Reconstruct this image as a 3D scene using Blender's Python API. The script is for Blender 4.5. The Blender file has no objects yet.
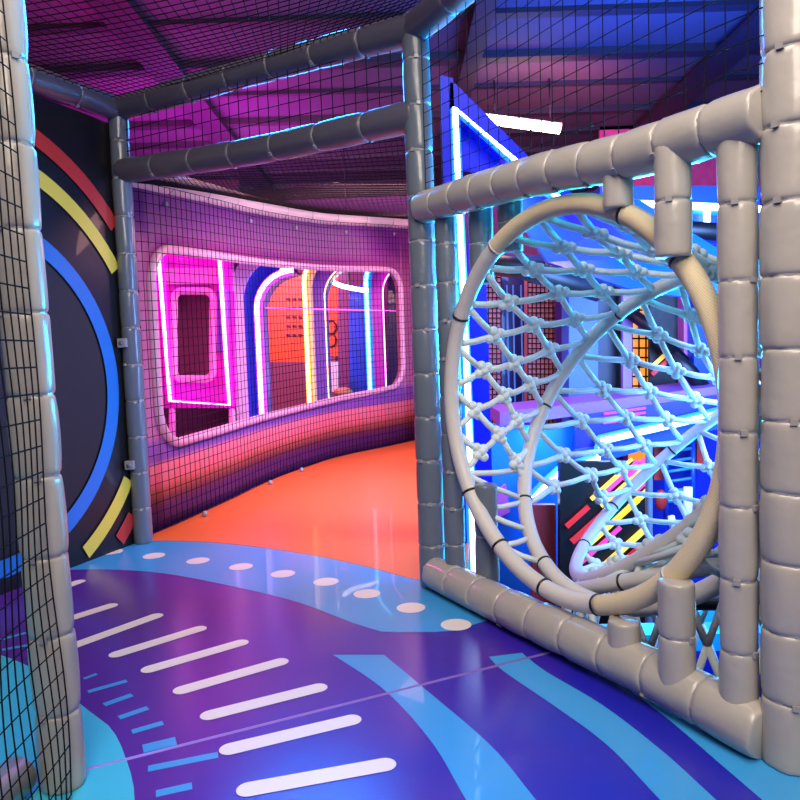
import bpy, bmesh, math, random
from mathutils import Vector, Matrix
from mathutils.geometry import tessellate_polygon
random.seed(7)
PI = math.pi
SC = bpy.context.scene
COL = SC.collection
V = Vector

# ------------------------------------------------------------------ camera
F, H = 720.0, 0.75
PITCH, ROLL = math.radians(3.9), math.radians(2.0)
FWD = V((0, math.cos(PITCH), -math.sin(PITCH)))
RT0 = V((1, 0, 0)); UP0 = RT0.cross(FWD)
RT = RT0 * math.cos(ROLL) - UP0 * math.sin(ROLL)
UP = UP0 * math.cos(ROLL) + RT0 * math.sin(ROLL)
EYE = V((0, 0, H))
cam = bpy.data.cameras.new('camera'); camo = bpy.data.objects.new('camera', cam); COL.objects.link(camo)
cam.sensor_width = 36; cam.lens = F / 800 * 36; cam.clip_start = .02
m = Matrix((RT, UP, -FWD)).transposed().to_4x4(); m.translation = EYE
camo.matrix_world = m
SC.camera = camo
def ray(x, y): return (x - 400) / F * RT + (400 - y) / F * UP + FWD
def P(x, y, z=0.0):                      # point of the plan at height z
    d = ray(x, y); return EYE + d * ((z - H) / d.z)
def D(x, y, Y):                          # point at depth Y
    d = ray(x, y); return EYE + d * (Y / d.y)

# ------------------------------------------------------------------ materials
def lin(c): return tuple((v / 255 / 12.92) if v / 255 <= .04045 else ((v / 255 + .055) / 1.055) ** 2.4 for v in c)
def nodes(name):
    mt = bpy.data.materials.new(name); mt.use_nodes = True
    nt = mt.node_tree; b = nt.nodes['Principled BSDF']; return mt, nt, b
def mat(name, rgb, rough=.5, metal=0, coat=0, bump=0, bscale=40, emit=0, ergb=None, vary=0, vscale=6, spec=.5):
    mt, nt, b = nodes(name); c = (*lin(rgb), 1)
    b.inputs['Base Color'].default_value = c; b.inputs['Roughness'].default_value = rough
    b.inputs['Metallic'].default_value = metal; b.inputs['Coat Weight'].default_value = coat
    b.inputs['Specular IOR Level'].default_value = spec
    if emit:
        b.inputs['Emission Color'].default_value = (*lin(ergb or rgb), 1); b.inputs['Emission Strength'].default_value = emit
    tc = nt.nodes.new('ShaderNodeTexCoord')
    if vary:
        n = nt.nodes.new('ShaderNodeTexNoise'); n.inputs['Scale'].default_value = vscale; n.inputs['Detail'].default_value = 4
        nt.links.new(tc.outputs['Object'], n.inputs['Vector'])
        mx = nt.nodes.new('ShaderNodeMix'); mx.data_type = 'RGBA'
        mx.inputs[6].default_value = tuple(v * (1 - vary) for v in c[:3]) + (1,)
        mx.inputs[7].default_value = tuple(min(1, v * (1 + vary)) for v in c[:3]) + (1,)
        nt.links.new(n.outputs['Fac'], mx.inputs[0]); nt.links.new(mx.outputs[2], b.inputs['Base Color'])
    if bump:
        n = nt.nodes.new('ShaderNodeTexNoise'); n.inputs['Scale'].default_value = bscale; n.inputs['Detail'].default_value = 3
        nt.links.new(tc.outputs['Object'], n.inputs['Vector'])
        bp = nt.nodes.new('ShaderNodeBump'); bp.inputs['Strength'].default_value = bump; bp.inputs['Distance'].default_value = .01
        nt.links.new(n.outputs['Fac'], bp.inputs['Height']); nt.links.new(bp.outputs['Normal'], b.inputs['Normal'])
    return mt
def neon(name, rgb, s): return mat(name, rgb, emit=s)
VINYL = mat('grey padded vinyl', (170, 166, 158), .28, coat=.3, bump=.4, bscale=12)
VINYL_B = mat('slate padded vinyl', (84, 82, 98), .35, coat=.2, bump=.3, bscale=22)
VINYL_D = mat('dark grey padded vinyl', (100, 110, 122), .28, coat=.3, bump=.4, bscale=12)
TIE = mat('grey cable tie', (150, 148, 150), .3, coat=.3)
TIE_B = mat('black cable tie', (15, 15, 17), .35)
NET = mat('black net cord', (14, 12, 16), .75, spec=.15)
NETDIM = mat('dark grey net cord', (28, 24, 34), .7)
ROPE = mat('grey climbing rope', (214, 224, 220), .55, bump=.3, bscale=160)
RINGVINYL = mat('pale grey ring wrap', (206, 202, 194), .45, coat=.1, bump=.25, bscale=30)
WHITE = mat('off white print', (236, 228, 222), .35)
SKY = mat('sky blue print', (58, 158, 226), .3, coat=.2)
CYAN = mat('cyan print', (64, 190, 222), .3, coat=.2)
BLACKV = mat('black glossy vinyl', (20, 16, 17), .38, spec=.35, coat=.08, bump=.25, bscale=7)
BLACKM = mat('matt black', (12, 10, 14), .6)
DARKPIPE = mat('black foam pipe', (12, 16, 22), .45)
BLUEP = mat('blue vinyl', (20, 70, 205), .35, coat=.2)
DBLUE = mat('deep blue vinyl', (14, 26, 130), .35, coat=.2)
NAVY = mat('navy vinyl', (5, 7, 34), .4)
LBLUE = mat('light blue vinyl', (60, 140, 230), .35)
PURPLE = mat('violet vinyl', (120, 80, 190), .4)
MAGENTA = mat('magenta vinyl', (214, 30, 190), .4)
PINK = mat('pink vinyl', (236, 130, 190), .4)
ORANGE = mat('orange vinyl', (240, 104, 30), .4)
REDP = mat('red print', (186, 48, 38), .4)
YELP = mat('yellow print', (222, 200, 66), .4)
BLUEPR = mat('blue print', (16, 112, 196), .4)
MAROON = mat('maroon vinyl', (70, 22, 52), .5)
N_WHITE = neon('cool white neon', (205, 232, 255), 7)
N_CYAN = neon('cyan neon', (120, 220, 255), 7)
N_MAG = neon('magenta neon', (255, 190, 255), 5)
N_VIO = neon('violet neon', (220, 160, 255), 6)
N_YEL = neon('warm yellow neon', (255, 232, 150), 4)
N_TUBE = neon('fluorescent tube', (255, 244, 236), 11)

def rope_wound():
    mt, nt, b = nodes('cream rope winding')
    b.inputs['Roughness'].default_value = .65
    uv = nt.nodes.new('ShaderNodeUVMap'); mp = nt.nodes.new('ShaderNodeMapping')
    nt.links.new(uv.outputs['UV'], mp.inputs['Vector'])
    w = nt.nodes.new('ShaderNodeTexWave'); w.bands_direction = 'X'; w.inputs['Scale'].default_value = 120
    w.inputs['Distortion'].default_value = .6; w.inputs['Detail'].default_value = 2; w.inputs['Detail Scale'].default_value = 3
    nt.links.new(mp.outputs['Vector'], w.inputs['Vector'])
    cr = nt.nodes.new('ShaderNodeValToRGB')
    cr.color_ramp.elements[0].color = (*lin((176, 156, 118)), 1); cr.color_ramp.elements[1].color = (*lin((246, 230, 190)), 1)
    cr.color_ramp.elements[1].position = .45
    nt.links.new(w.outputs['Fac'], cr.inputs['Fac']); nt.links.new(cr.outputs['Color'], b.inputs['Base Color'])
    bp = nt.nodes.new('ShaderNodeBump'); bp.inputs['Strength'].default_value = .6; bp.inputs['Distance'].default_value = .003
    nt.links.new(w.outputs['Fac'], bp.inputs['Height']); nt.links.new(bp.outputs['Normal'], b.inputs['Normal'])
    return mt
ROPEWIND = rope_wound()

def mat_print():
    mt, nt, b = nodes('violet and royal blue print')
    b.inputs['Roughness'].default_value = .27; b.inputs['Coat Weight'].default_value = .25; b.inputs['Coat Roughness'].default_value = .2
    tc = nt.nodes.new('ShaderNodeTexCoord')
    n = nt.nodes.new('ShaderNodeTexNoise'); n.inputs['Scale'].default_value = 1.7; n.inputs['Detail'].default_value = 2
    gp = nt.nodes.new('ShaderNodeNewGeometry')
    nt.links.new(gp.outputs['Position'], n.inputs['Vector'])
    sx = nt.nodes.new('ShaderNodeSeparateXYZ'); nt.links.new(gp.outputs['Position'], sx.inputs[0])
    ad = nt.nodes.new('ShaderNodeMath'); ad.operation = 'MULTIPLY_ADD'; ad.inputs[1].default_value = -.42
    nt.links.new(sx.outputs['X'], ad.inputs[0]); nt.links.new(n.outputs['Fac'], ad.inputs[2])
    cr = nt.nodes.new('ShaderNodeValToRGB')
    cr.color_ramp.elements[0].position = .3; cr.color_ramp.elements[0].color = (*lin((32, 30, 176)), 1)
    cr.color_ramp.elements[1].position = .66; cr.color_ramp.elements[1].color = (*lin((84, 34, 150)), 1)
    nt.links.new(ad.outputs[0], cr.inputs['Fac']); nt.links.new(cr.outputs['Color'], b.inputs['Base Color'])
    n2 = nt.nodes.new('ShaderNodeTexNoise'); n2.inputs['Scale'].default_value = 9
    nt.links.new(tc.outputs['Object'], n2.inputs['Vector'])
    bp = nt.nodes.new('ShaderNodeBump'); bp.inputs['Strength'].default_value = .12; bp.inputs['Distance'].default_value = .01
    nt.links.new(n2.outputs['Fac'], bp.inputs['Height']); nt.links.new(bp.outputs['Normal'], b.inputs['Normal'])
    return mt
PRINT = mat_print()
ORMAT = mat('orange mat vinyl', (240, 116, 56), .38, coat=.1, bump=.12, bscale=5)

def wall_mat():
    mt, nt, b = nodes('banded pink and violet wall vinyl')
    b.inputs['Roughness'].default_value = .45
    uv = nt.nodes.new('ShaderNodeUVMap'); sx = nt.nodes.new('ShaderNodeSeparateXYZ'); nt.links.new(uv.outputs['UV'], sx.inputs[0])
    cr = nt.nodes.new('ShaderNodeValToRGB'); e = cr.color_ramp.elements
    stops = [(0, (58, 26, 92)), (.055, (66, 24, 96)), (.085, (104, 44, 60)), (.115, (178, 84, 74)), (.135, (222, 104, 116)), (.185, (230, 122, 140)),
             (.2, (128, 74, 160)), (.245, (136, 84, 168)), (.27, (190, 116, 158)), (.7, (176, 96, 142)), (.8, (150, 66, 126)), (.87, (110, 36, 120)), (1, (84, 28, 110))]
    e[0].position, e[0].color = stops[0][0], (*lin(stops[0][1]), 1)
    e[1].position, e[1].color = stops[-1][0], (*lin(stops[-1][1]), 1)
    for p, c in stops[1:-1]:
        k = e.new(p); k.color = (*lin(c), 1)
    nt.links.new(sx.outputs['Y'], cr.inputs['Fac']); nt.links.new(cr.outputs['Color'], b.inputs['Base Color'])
    return mt
WALLM = wall_mat()
def glass_mat():
    mt, nt, b = nodes('clear acrylic')
    out = nt.nodes['Material Output']; t = nt.nodes.new('ShaderNodeBsdfTransparent'); g = nt.nodes.new('ShaderNodeBsdfGlossy'); g.inputs['Roughness'].default_value = .06
    mx = nt.nodes.new('ShaderNodeMixShader'); mx.inputs[0].default_value = .035
    nt.links.new(t.outputs[0], mx.inputs[1]); nt.links.new(g.outputs[0], mx.inputs[2]); nt.links.new(mx.outputs[0], out.inputs['Surface'])
    return mt
ACRYL = glass_mat()

H_MAG = neon('magenta neon halo', (255, 40, 235), 1.6)  # coloured emission standing for the halo round the neon tubes
H_VIO = neon('violet neon halo', (190, 60, 255), 1.6)
H_YEL = neon('amber neon halo', (255, 168, 30), 1.5)
H_CYAN = neon('cyan neon halo', (20, 170, 255), 1.6)
H_BLUE = neon('blue neon halo', (30, 120, 255), 1.6)
# ------------------------------------------------------------------ mesh helpers
def smooth_path(pts, n=8, closed=False):
    pts = [V(p) for p in pts]; L = len(pts); out = []
    rng = L if closed else L - 1
    for i in range(rng):
        if closed: p0, p1, p2, p3 = pts[(i-1) % L], pts[i], pts[(i+1) % L], pts[(i+2) % L]
        else: p0, p1, p2, p3 = pts[max(i-1, 0)], pts[i], pts[i+1], pts[min(i+2, L-1)]
        for k in range(n):
            t = k / n; t2, t3 = t*t, t*t*t
            out.append(.5*((2*p1) + (p2-p0)*t + (2*p0-5*p1+4*p2-p3)*t2 + (3*p1-p0-3*p2+p3)*t3))
    if not closed: out.append(pts[-1].copy())
    return out
class MB:
    def __init__(s): s.v, s.f, s.m, s.uv = [], [], [], []
    def face(s, idx, mi=0, uv=None): s.f.append(tuple(idx)); s.m.append(mi); s.uv.append(uv)
    def tube(s, pts, r, seg=8, closed=False, mi=0, cap=True, rf=None):
        pts = [V(p) for p in pts]; n = len(pts); base = len(s.v)
        tg = []
        for i in range(n):
            a = pts[(i-1) % n] if closed or i else pts[0]; b = pts[(i+1) % n] if closed or i < n-1 else pts[-1]
            d = b - a; tg.append(d.normalized() if d.length > 1e-9 else V((0, 0, 1)))
        ref = V((0, 0, 1)) if abs(tg[0].z) < .9 else V((1, 0, 0))
        x = ref.cross(tg[0]).normalized(); ln = 0; us = []
        for i in range(n):
            x = (x - tg[i] * x.dot(tg[i])).normalized(); y = tg[i].cross(x)
            if i: ln += (pts[i] - pts[i-1]).length
            us.append(ln)
            for k in range(seg):
                a = 2*PI*k/seg; rr = rf(i, a, ln) if rf else r
                s.v.append(pts[i] + x*math.cos(a)*rr + y*math.sin(a)*rr)
        for i in range(n if closed else n-1):
            j = (i+1) % n; u0, u1 = us[i], us[j] if j else us[i] + (pts[0]-pts[-1]).length
            for k in range(seg):
                k2 = (k+1) % seg
                s.face((base+i*seg+k, base+i*seg+k2, base+j*seg+k2, base+j*seg+k), mi, ((u0, k/seg), (u0, (k+1)/seg), (u1, (k+1)/seg), (u1, k/seg)))
        if cap and not closed:
            s.face([base+k for k in reversed(range(seg))], mi); s.face([base+(n-1)*seg+k for k in range(seg)], mi)
        return s
    def box(s, c, ax, ay, az, mi=0):      # centre and three half-axis vectors
        c, ax, ay, az = V(c), V(ax), V(ay), V(az); b = len(s.v)
        for i in (-1, 1):
            for j in (-1, 1):
                for k in (-1, 1): s.v.append(c + ax*i + ay*j + az*k)
        for q in ((0,1,3,2),(4,6,7,5),(0,4,5,1),(2,3,7,6),(0,2,6,4),(1,5,7,3)): s.face([b+t for t in q], mi)
        return s
    def poly(s, pts, mi=0):               # flat polygon, triangulated
        b = len(s.v); pts = [V(p) for p in pts]; s.v += pts
        for t in tessellate_polygon([pts]): s.face([b+i for i in t], mi)
        return s
    def prism(s, pts, off, mi=0):         # polygon pushed along off
        pts = [V(p) for p in pts]; off = V(off); n = len(pts); b = len(s.v); s.v += pts + [p + off for p in pts]
        for t in tessellate_polygon([pts]):
            s.face([b+i for i in t], mi); s.face([b+n+i for i in reversed(t)], mi)
        for i in range(n):
            j = (i+1) % n; s.face((b+i, b+j, b+n+j, b+n+i), mi)
        return s
    def ball(s, c, r, mi=0, n=8, sc=(1, 1, 1), M=None):
        c = V(c); b = len(s.v)
        for i in range(n+1):
            th = PI*i/n
            for k in range(n*2):
                ph = PI*k/n; p = V((math.sin(th)*math.cos(ph)*sc[0], math.sin(th)*math.sin(ph)*sc[1], math.cos(th)*sc[2]))*r
                s.v.append(c + (M @ p if M else p))
        w = n*2
        for i in range(n):
            for k in range(w): s.face((b+i*w+k, b+(i+1)*w+k, b+(i+1)*w+(k+1) % w, b+i*w+(k+1) % w), mi)
        return s
    def build(s, name, mats, parent=None, smooth=True, at=None, fix=True, bevel=0):
        if not isinstance(mats, (list, tuple)): mats = [mats]
        me = bpy.data.meshes.new(name); o0 = V(at) if at is not None else V((0, 0, 0))
        me.from_pydata([tuple(p - o0) for p in s.v], [], s.f)
        for t in mats: me.materials.append(t)
        me.polygons.foreach_set('material_index', s.m)
        if any(s.uv):
            ul = me.uv_layers.new(name='UVMap')
            for pl, uv in zip(me.polygons, s.uv):
                if uv:
                    for li, q in zip(pl.loop_indices, uv): ul.data[li].uv = q
        if fix:
            bm = bmesh.new(); bm.from_mesh(me); bmesh.ops.recalc_face_normals(bm, faces=bm.faces)
            if bevel: bmesh.ops.bevel(bm, geom=bm.edges[:], offset=bevel, segments=2, affect='EDGES', profile=.6)
            bm.to_mesh(me); bm.free()
        if smooth: me.polygons.foreach_set('use_smooth', [True]*len(me.polygons))
        me.update()
        o = bpy.data.objects.new(name, me); COL.objects.link(o); o.location = o0
        if parent is not None:
            o.parent = parent; o.location = o0 - parent.location if at is not None else -parent.location
        return o
def neonline(pts, r, core, halo, parent, name='neon_tube'):
    """A white-hot tube before a wider glowing tube that imitates its halo."""
    pts = [V(p) for p in pts]
    o = MB().tube(pts, r, 8).build(name, core, parent)
    MB().tube([p+V((0, r*2.6, 0)) for p in pts], r*1.9, 8).build('neon_halo', halo, parent)  # added glowing tube, the coloured halo of the neon
    return o
def tag(o, label=None, cat=None, group=None, kind=None):
    if label: o['label'] = label
    if cat: o['category'] = cat
    if group: o['group'] = group
    if kind: o['kind'] = kind
    return o
def thing(name, label, cat, loc, group=None):
    o = bpy.data.objects.new(name, None); o.empty_display_size = .05; COL.objects.link(o); o.location = V(loc)
    return tag(o, label, cat, group)
def struct(o): o['kind'] = 'structure'; return o

def resample(pts, n):
    pts = [V(p) for p in pts]; ls = [0]
    for a, b in zip(pts[:-1], pts[1:]): ls.append(ls[-1] + (b-a).length)
    out = []; j = 0
    for i in range(n):
        t = ls[-1]*i/(n-1)
        while j < len(ls)-2 and ls[j+1] < t: j += 1
        k = (t-ls[j])/max(1e-9, ls[j+1]-ls[j]); out.append(pts[j].lerp(pts[j+1], min(1, k)))
    return out
def padded(name, label, cat, path, r, seglen, material=VINYL, group=None, tie=TIE, seg=22, puff=.035, base=None):
    """A foam-sleeved pipe: puffy sleeves pinched by cable ties."""
    path = [V(p) for p in path]; total = sum((b-a).length for a, b in zip(path[:-1], path[1:]))
    n = max(1, round(total/seglen)); per = 12
    pts = resample(path, n*per+1)
    root = thing(name, label, cat, base if base is not None else path[0], group)
    for i in range(n):
        q = pts[i*per:(i+1)*per+1]; rnd = [random.uniform(0, 6.28) for _ in range(6)]; kk = random.choice((5, 6, 7)); k2 = random.choice((9, 11))
        wob = random.uniform(-.03, .03)
        fine = [q[0].lerp(q[-1], 0)] ; fr = []
        ts = [0, .012, .03, .06, .11, .19, .3, .42, .55, .68, .79, .88, .94, .97, .988, 1]
        qq = []
        for t in ts:
            x = t*per; j = min(per-1, int(x)); qq.append(q[j].lerp(q[j+1], x-j))
        def rf(idx, a, ln, ts=ts, rnd=rnd, kk=kk, k2=k2, wob=wob):
            t = ts[idx]; e = min(t, 1-t)
            prof = 1 - .115*math.exp(-e/.018) + puff*(1-math.exp(-e/.09))*(.6+.4*math.sin(PI*t)) + wob*math.sin(PI*t)
            w = math.exp(-e/.1)*(1-math.exp(-e/.015))
            wr = w*(.045*math.sin(kk*a+rnd[0])+.03*math.sin(k2*a+rnd[1]))
            wr += .012*math.sin(2*a+rnd[2]+3*t)+.008*math.sin(3*a+rnd[3]-4*t)
            return r*(prof+wr)
        MB().tube(qq, r, seg, rf=rf).build('foam_sleeve', material, root)
        if i:
            c = q[0]; d = (pts[i*per+1]-pts[i*per-1]).normalized()
            mb = MB().tube([c-d*.0035, c+d*.0035], r*.945, 20)
            x = V((0, 0, 1)).cross(d); x = x.normalized() if x.length > .1 else V((1, 0, 0))
            a = random.uniform(-2.6, -.6); h = (x*math.cos(a)+d.cross(x)*math.sin(a))
            mb.box(c+h*r*.96, h*.006, d*.005, d.cross(h)*.006)
            mb.build('cable_tie', tie, root, smooth=False)
    return root
def net(name, label, f, nu, nv, rad, sub=6, material=NET, skip=None, cat='net', sag=0):
    mb = MB()
    for i in range(nu+1):
        u = i/nu; mb.tube([f(u, k/(sub)) for k in range(sub+1)], rad, 4, cap=False)
    for j in range(nv+1):
        v = j/nv; mb.tube([f(k/(sub), v) for k in range(sub+1)], rad, 4, cap=False)
    o = mb.build(name, material, fix=False, smooth=True)
    return tag(o, label, cat)

# ------------------------------------------------------------------ setting: hall shell
HX0, HX1, HY0, HY1, HZ0, HZ1 = -5.0, 6.0, -2.5, 9.5, -1.4, 2.75
GROUND = mat('dark hall floor', (40, 36, 60), .4)
CEIL = mat('dark ribbed ceiling', (58, 54, 64), .7, vary=.35, vscale=1.6)
HALLW = mat('hall wall paint', (140, 90, 150), .7, vary=.15)
def sbox(name, x0, x1, y0, y1, z0, z1, mt):
    o = MB().box(((x0+x1)/2, (y0+y1)/2, (z0+z1)/2), ((x1-x0)/2, 0, 0), (0, (y1-y0)/2, 0), (0, 0, (z1-z0)/2)).build(name, mt, smooth=False); return struct(o)
sbox('floor', HX0, HX1, HY0, HY1, HZ0-.1, HZ0, GROUND)
sbox('ceiling', HX0, HX1, HY0, HY1, HZ1, HZ1+.1, CEIL)
sbox('wall_left', HX0-.1, HX0, HY0, HY1, HZ0, HZ1, HALLW)
sbox('wall_right', HX1, HX1+.1, HY0, HY1, HZ0, HZ1, HALLW)
sbox('wall_back', HX0, HX1, HY1, HY1+.1, HZ0, HZ1, HALLW)
sbox('wall_front', HX0, HX1, HY0-.1, HY0, HZ0, HZ1, HALLW)
BEAM = mat('dark ceiling steel', (22, 20, 28), .6)
for i in range(14):                                    # ribs of the ceiling deck
    y = 2.0+i*.6
    sbox('ceiling_beam_%d' % (i+1), HX0, HX1, y, y+.05+.03*(i % 3), HZ1-.03-.02*(i % 2), HZ1, BEAM)
for i, x in enumerate((-3.3, -1.6, .5, 2.2, 3.9)):
    sbox('ceiling_duct_%d' % (i+1), x, x+.12+.1*(i % 2), 1.5, HY1, HZ1-.09, HZ1-.052, BEAM)

# ------------------------------------------------------------------ platform and mats
PA, PB = V((.10, 2.20, 0)), V((.64, 1.22, 0))
PU = (PB-PA).normalized(); PN = V((-PU.y, PU.x, 0))
def pan(s, z, k=0.0): return PA + PU*s + PN*k + V((0, 0, z))
WALL = [V(p) for p in ((-1.145, 2.985, 0), (-1.13, 3.04, 0), (-1.09, 3.17, 0), (-.97, 3.68, 0), (-.81, 4.38, 0), (-.52, 5.14, 0), (-.17, 5.64, 0), (.09, 6.01, 0), (.4, 6.4, 0))]
EDGE_R = [pan(-.06, 0, .07), pan(1.25, 0, .07), V((.95, .5, 0)), V((.95, -.6, 0))]
OB = [P(60, 541), P(150, 540.5), P(220, 543), P(300, 553), P(360, 565), P(418, 580)] + [pan(-.06, 0, .07)]
OBs = smooth_path(OB, 6)
SEAM = [V((-1.9, .62, 0)), P(88, 769), P(250, 722), P(330, 702), P(430, 680), P(500, 665), P(531, 659), V((.45, 1.745, 0))]
# straight best line for the seam
S0, S1 = V((-1.9, .60, 0)), V((.55, 1.815, 0))
S0 = P(88, 769) - (P(500, 665)-P(88, 769))*1.7; S1 = P(500, 665) + (P(500, 665)-P(88, 769))*.35
SD = (S1-S0).normalized(); SN = V((-SD.y, SD.x, 0))     # SN points away from the camera
def clip(poly, keep):                                    # keep: +1 rear side, -1 front side
    out = []; n = len(poly)
    for i in range(n):
        a, b = poly[i], poly[(i+1) % n]; da = (a-S0).dot(SN)*keep-.004; db = (b-S0).dot(SN)*keep-.004
        if da >= 0: out.append(a)
        if (da > 0) != (db > 0) and abs(da-db) > 1e-9: out.append(a.lerp(b, da/(da-db)))
    return out
rear = [V((-1.9, 2.6, 0))] + [V((-1.25, 2.93, 0))] + OBs + [S1] + [S0]
def line_hit(k):                                        # seam point on the rail side
    a, b = EDGE_R[0], EDGE_R[1]; da = (a-S0).dot(SN); db = (b-S0).dot(SN); return a.lerp(b, da/(da-db))
SR = line_hit(0); SL = S0
g = SN*.0025
rear = [SL+g, SR+g] + [EDGE_R[0]] + list(reversed(OBs[:-1])) + [V((-1.25, 2.96, 0)), V((-1.9, 2.8, 0))]
front = [SR-g, EDGE_R[1], EDGE_R[2], EDGE_R[3], V((-1.9, -.6, 0)), SL-g]
def strip(left, right, n=8):                            # quads between two smooth edges
    a, b = smooth_path(left, n), smooth_path(right, n)
    N = max(len(a), len(b)); a, b = resample(a, N), resample(b, N)
    return [[a[i], a[i+1], b[i+1], b[i]] for i in range(N-1)]
def disc(c, r, n=28): return [[c + V((math.cos(2*PI*k/n)*r, math.sin(2*PI*k/n)*r, 0)) for k in range(n)]]
def pill(a, b, r, n=10):
    d = (b-a).normalized(); q = V((-d.y, d.x, 0)); out = []
    a = a + d*r; b = b - d*r
    for k in range(n+1):
        t = -PI/2 + PI*k/n; out.append(b + d*math.cos(t)*r + q*math.sin(t)*r)
    for k in range(n+1):
        t = PI/2 + PI*k/n; out.append(a + d*math.cos(t)*r + q*math.sin(t)*r)
    return [out]
prints = []                                             # (polygons, material slot)
inner = [P(20, 573), P(90, 569.5), P(160, 573), P(240, 588), P(300, 603), P(350, 622), P(384, 632.5)]
band_in = smooth_path(inner, 6) + [P(450, 632), pan(.28, 0, .06)]
band_out = [V((-1.6, 2.88, 0))] + OBs
N_ = 40; bi, bo = resample(band_in, N_), resample(band_out, N_)
prints.append(([[bi[i], bi[i+1], bo[i+1]-SN*.004, bo[i]-SN*.004] for i in range(N_-1)], 1))
for q in [(112, 552), (154, 556), (198, 561), (241, 567), (283, 574), (326, 582), (367, 594), (411, 608), (456, 625)]:
    prints.append((disc(P(*q), .042), 3))
for a, b in [((60, 589), (84, 580)), ((60, 622), (117, 604)), ((60, 651), (162, 614)), ((109, 657), (206, 627)), ((141, 672), (248, 641)), ((173, 693), (288, 660)), ((200, 718), (327, 686)), ((219, 752), (361, 718)), ((236, 792), (396, 763))]:
    prints.append((pill(P(*a), P(*b), .0215), 3))
tick = [((84, 679), (97, 674), .006), ((88, 692), (127, 681), .0085), ((104, 705), (132, 695), .0095), ((119, 718), (148, 708), .0095), ((132, 732), (163, 723), .0095),
        ((143, 749), (176, 741), .016), ((148, 769), (218, 755), .0105), ((156, 794), (192, 786), .0105), ((2, 650), (30, 645), .008), ((0, 640), (26, 633), .008), ((40, 655), (70, 650), .008)]
for a, b, w in tick:
    a, b = P(*a), P(*b); d = (b-a).normalized(); q = V((-d.y, d.x, 0))*w
    prints.append(([[a-q, b-q, b+q, a+q]], 1))
dpts = [V(p+(0,)) for p in ((-1.85, 2.0), (-1.4, 1.95), (-1.14, 1.86), (-.93, 1.73), (-.69, 1.5), (-.61, 1.42), (-.54, 1.31), (-.48, 1.19), (-.42, 1.0), (-.38, .7), (-.36, .3))]
prints.append((strip(dpts, [V((-1.88, p.y if p.y < 1.2 else 1.2, 0)) for p in dpts], 5), 2))
s1l = [P(333, 655), P(383, 689), P(430, 740), P(466, 800)]; s1r = [P(384, 655), P(426, 690), P(490, 745), P(536, 800)]
def ext(l): return l + [l[-1] + (l[-1]-l[-2])*1.2, l[-1] + (l[-1]-l[-2])*2.6 + V((.0, -.06, 0))]
prints.append((strip(ext(s1l), ext(s1r)), 1))
s2l = [P(489, 657), P(503, 671), P(560, 710), P(608, 746), P(660, 800)]; s2r = [P(522, 653), P(545, 671), P(602, 705), P(662, 751), P(716, 800)]
prints.append((strip(ext(s2l), ext(s2r)), 1))
s3l = [P(588, 660), P(660, 713), P(720, 764), P(762, 800)]
s3r = [pan(.62, 0, .03), pan(.85, 0, .05), pan(1.05, 0, .05), pan(1.25, 0, .05)]
prints.append((strip(ext(s3l), ext(s3r)), 1))
def make_mat(name, outline, keep, label):
    T = .03; mb = MB(); o = [V((p.x, p.y, -T)) for p in outline]
    mb.prism(o, (0, 0, T))
    bmx = MB(); 
    lvl = {1: .0006, 2: .0009, 3: .0012}
    for polys, mi in prints:
        for q in polys:
            q = clip([V(p) for p in q], keep)
            if len(q) > 2: mb.poly([V((p.x, p.y, lvl[mi])) for p in q], mi)
    ob = mb.build(name, [PRINT, SKY, CYAN, WHITE], smooth=False, at=outline[0]*.5+outline[2]*.5, fix=False)
    bm = bmesh.new(); bm.from_mesh(ob.data)
    for f in bm.faces:
        if f.material_index and f.normal.z < 0: f.normal_flip()
    bmesh.ops.recalc_face_normals(bm, faces=[f for f in bm.faces if f.material_index == 0])
    bm.to_mesh(ob.data); bm.free()
    return tag(ob, label, 'floor mat')
make_mat('printed_mat', rear, 1, 'rear violet play mat with sky blue band of white dots, behind the seam')
make_mat('printed_mat', front, -1, 'front violet play mat with two long curved sky blue stripes, nearer side of the seam')
# raised welt along the seam
seamo = MB().tube([SL+V((0, 0, -.004)), SR+V((0, 0, -.004))], .0065, 8).build('mat_seam', mat('pale violet seam tape', (150, 120, 210), .3))
tag(seamo, 'pale straight seam strip between the two violet play mats', 'seam strip')
# platform deck below
DECK = mat('platform plywood', (70, 56, 60), .7)
deck = [SL, V((-1.9, -.6, 0)), EDGE_R[3], EDGE_R[2], EDGE_R[1], EDGE_R[0], V((.7, 6.4, 0)), V((.2, 6.6, 0)), V((-1.6, 3.6, 0)), V((-1.9, 2.8, 0))]
struct(MB().prism([V((p.x, p.y, -.15)) for p in deck], (0, 0, .119)).build('platform_floor', DECK, smooth=False))
# orange mat
wl = smooth_path(WALL, 5)
om = OBs[1:] + [V((.22, 2.5, 0)), V((.62, 6.3, 0))] + [p + V((.034, -.02, 0)) for p in reversed(wl) if 3.0 < p.y < 6.3]
om = [V((p.x, p.y, -.03)) for p in om]
oo = MB().prism(om, (0, 0, .031)).build('orange_mat', ORMAT, smooth=False, at=(-.4, 4, 0)); tag(oo, 'plain orange floor mat running along the curved pink wall', 'floor mat')

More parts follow.
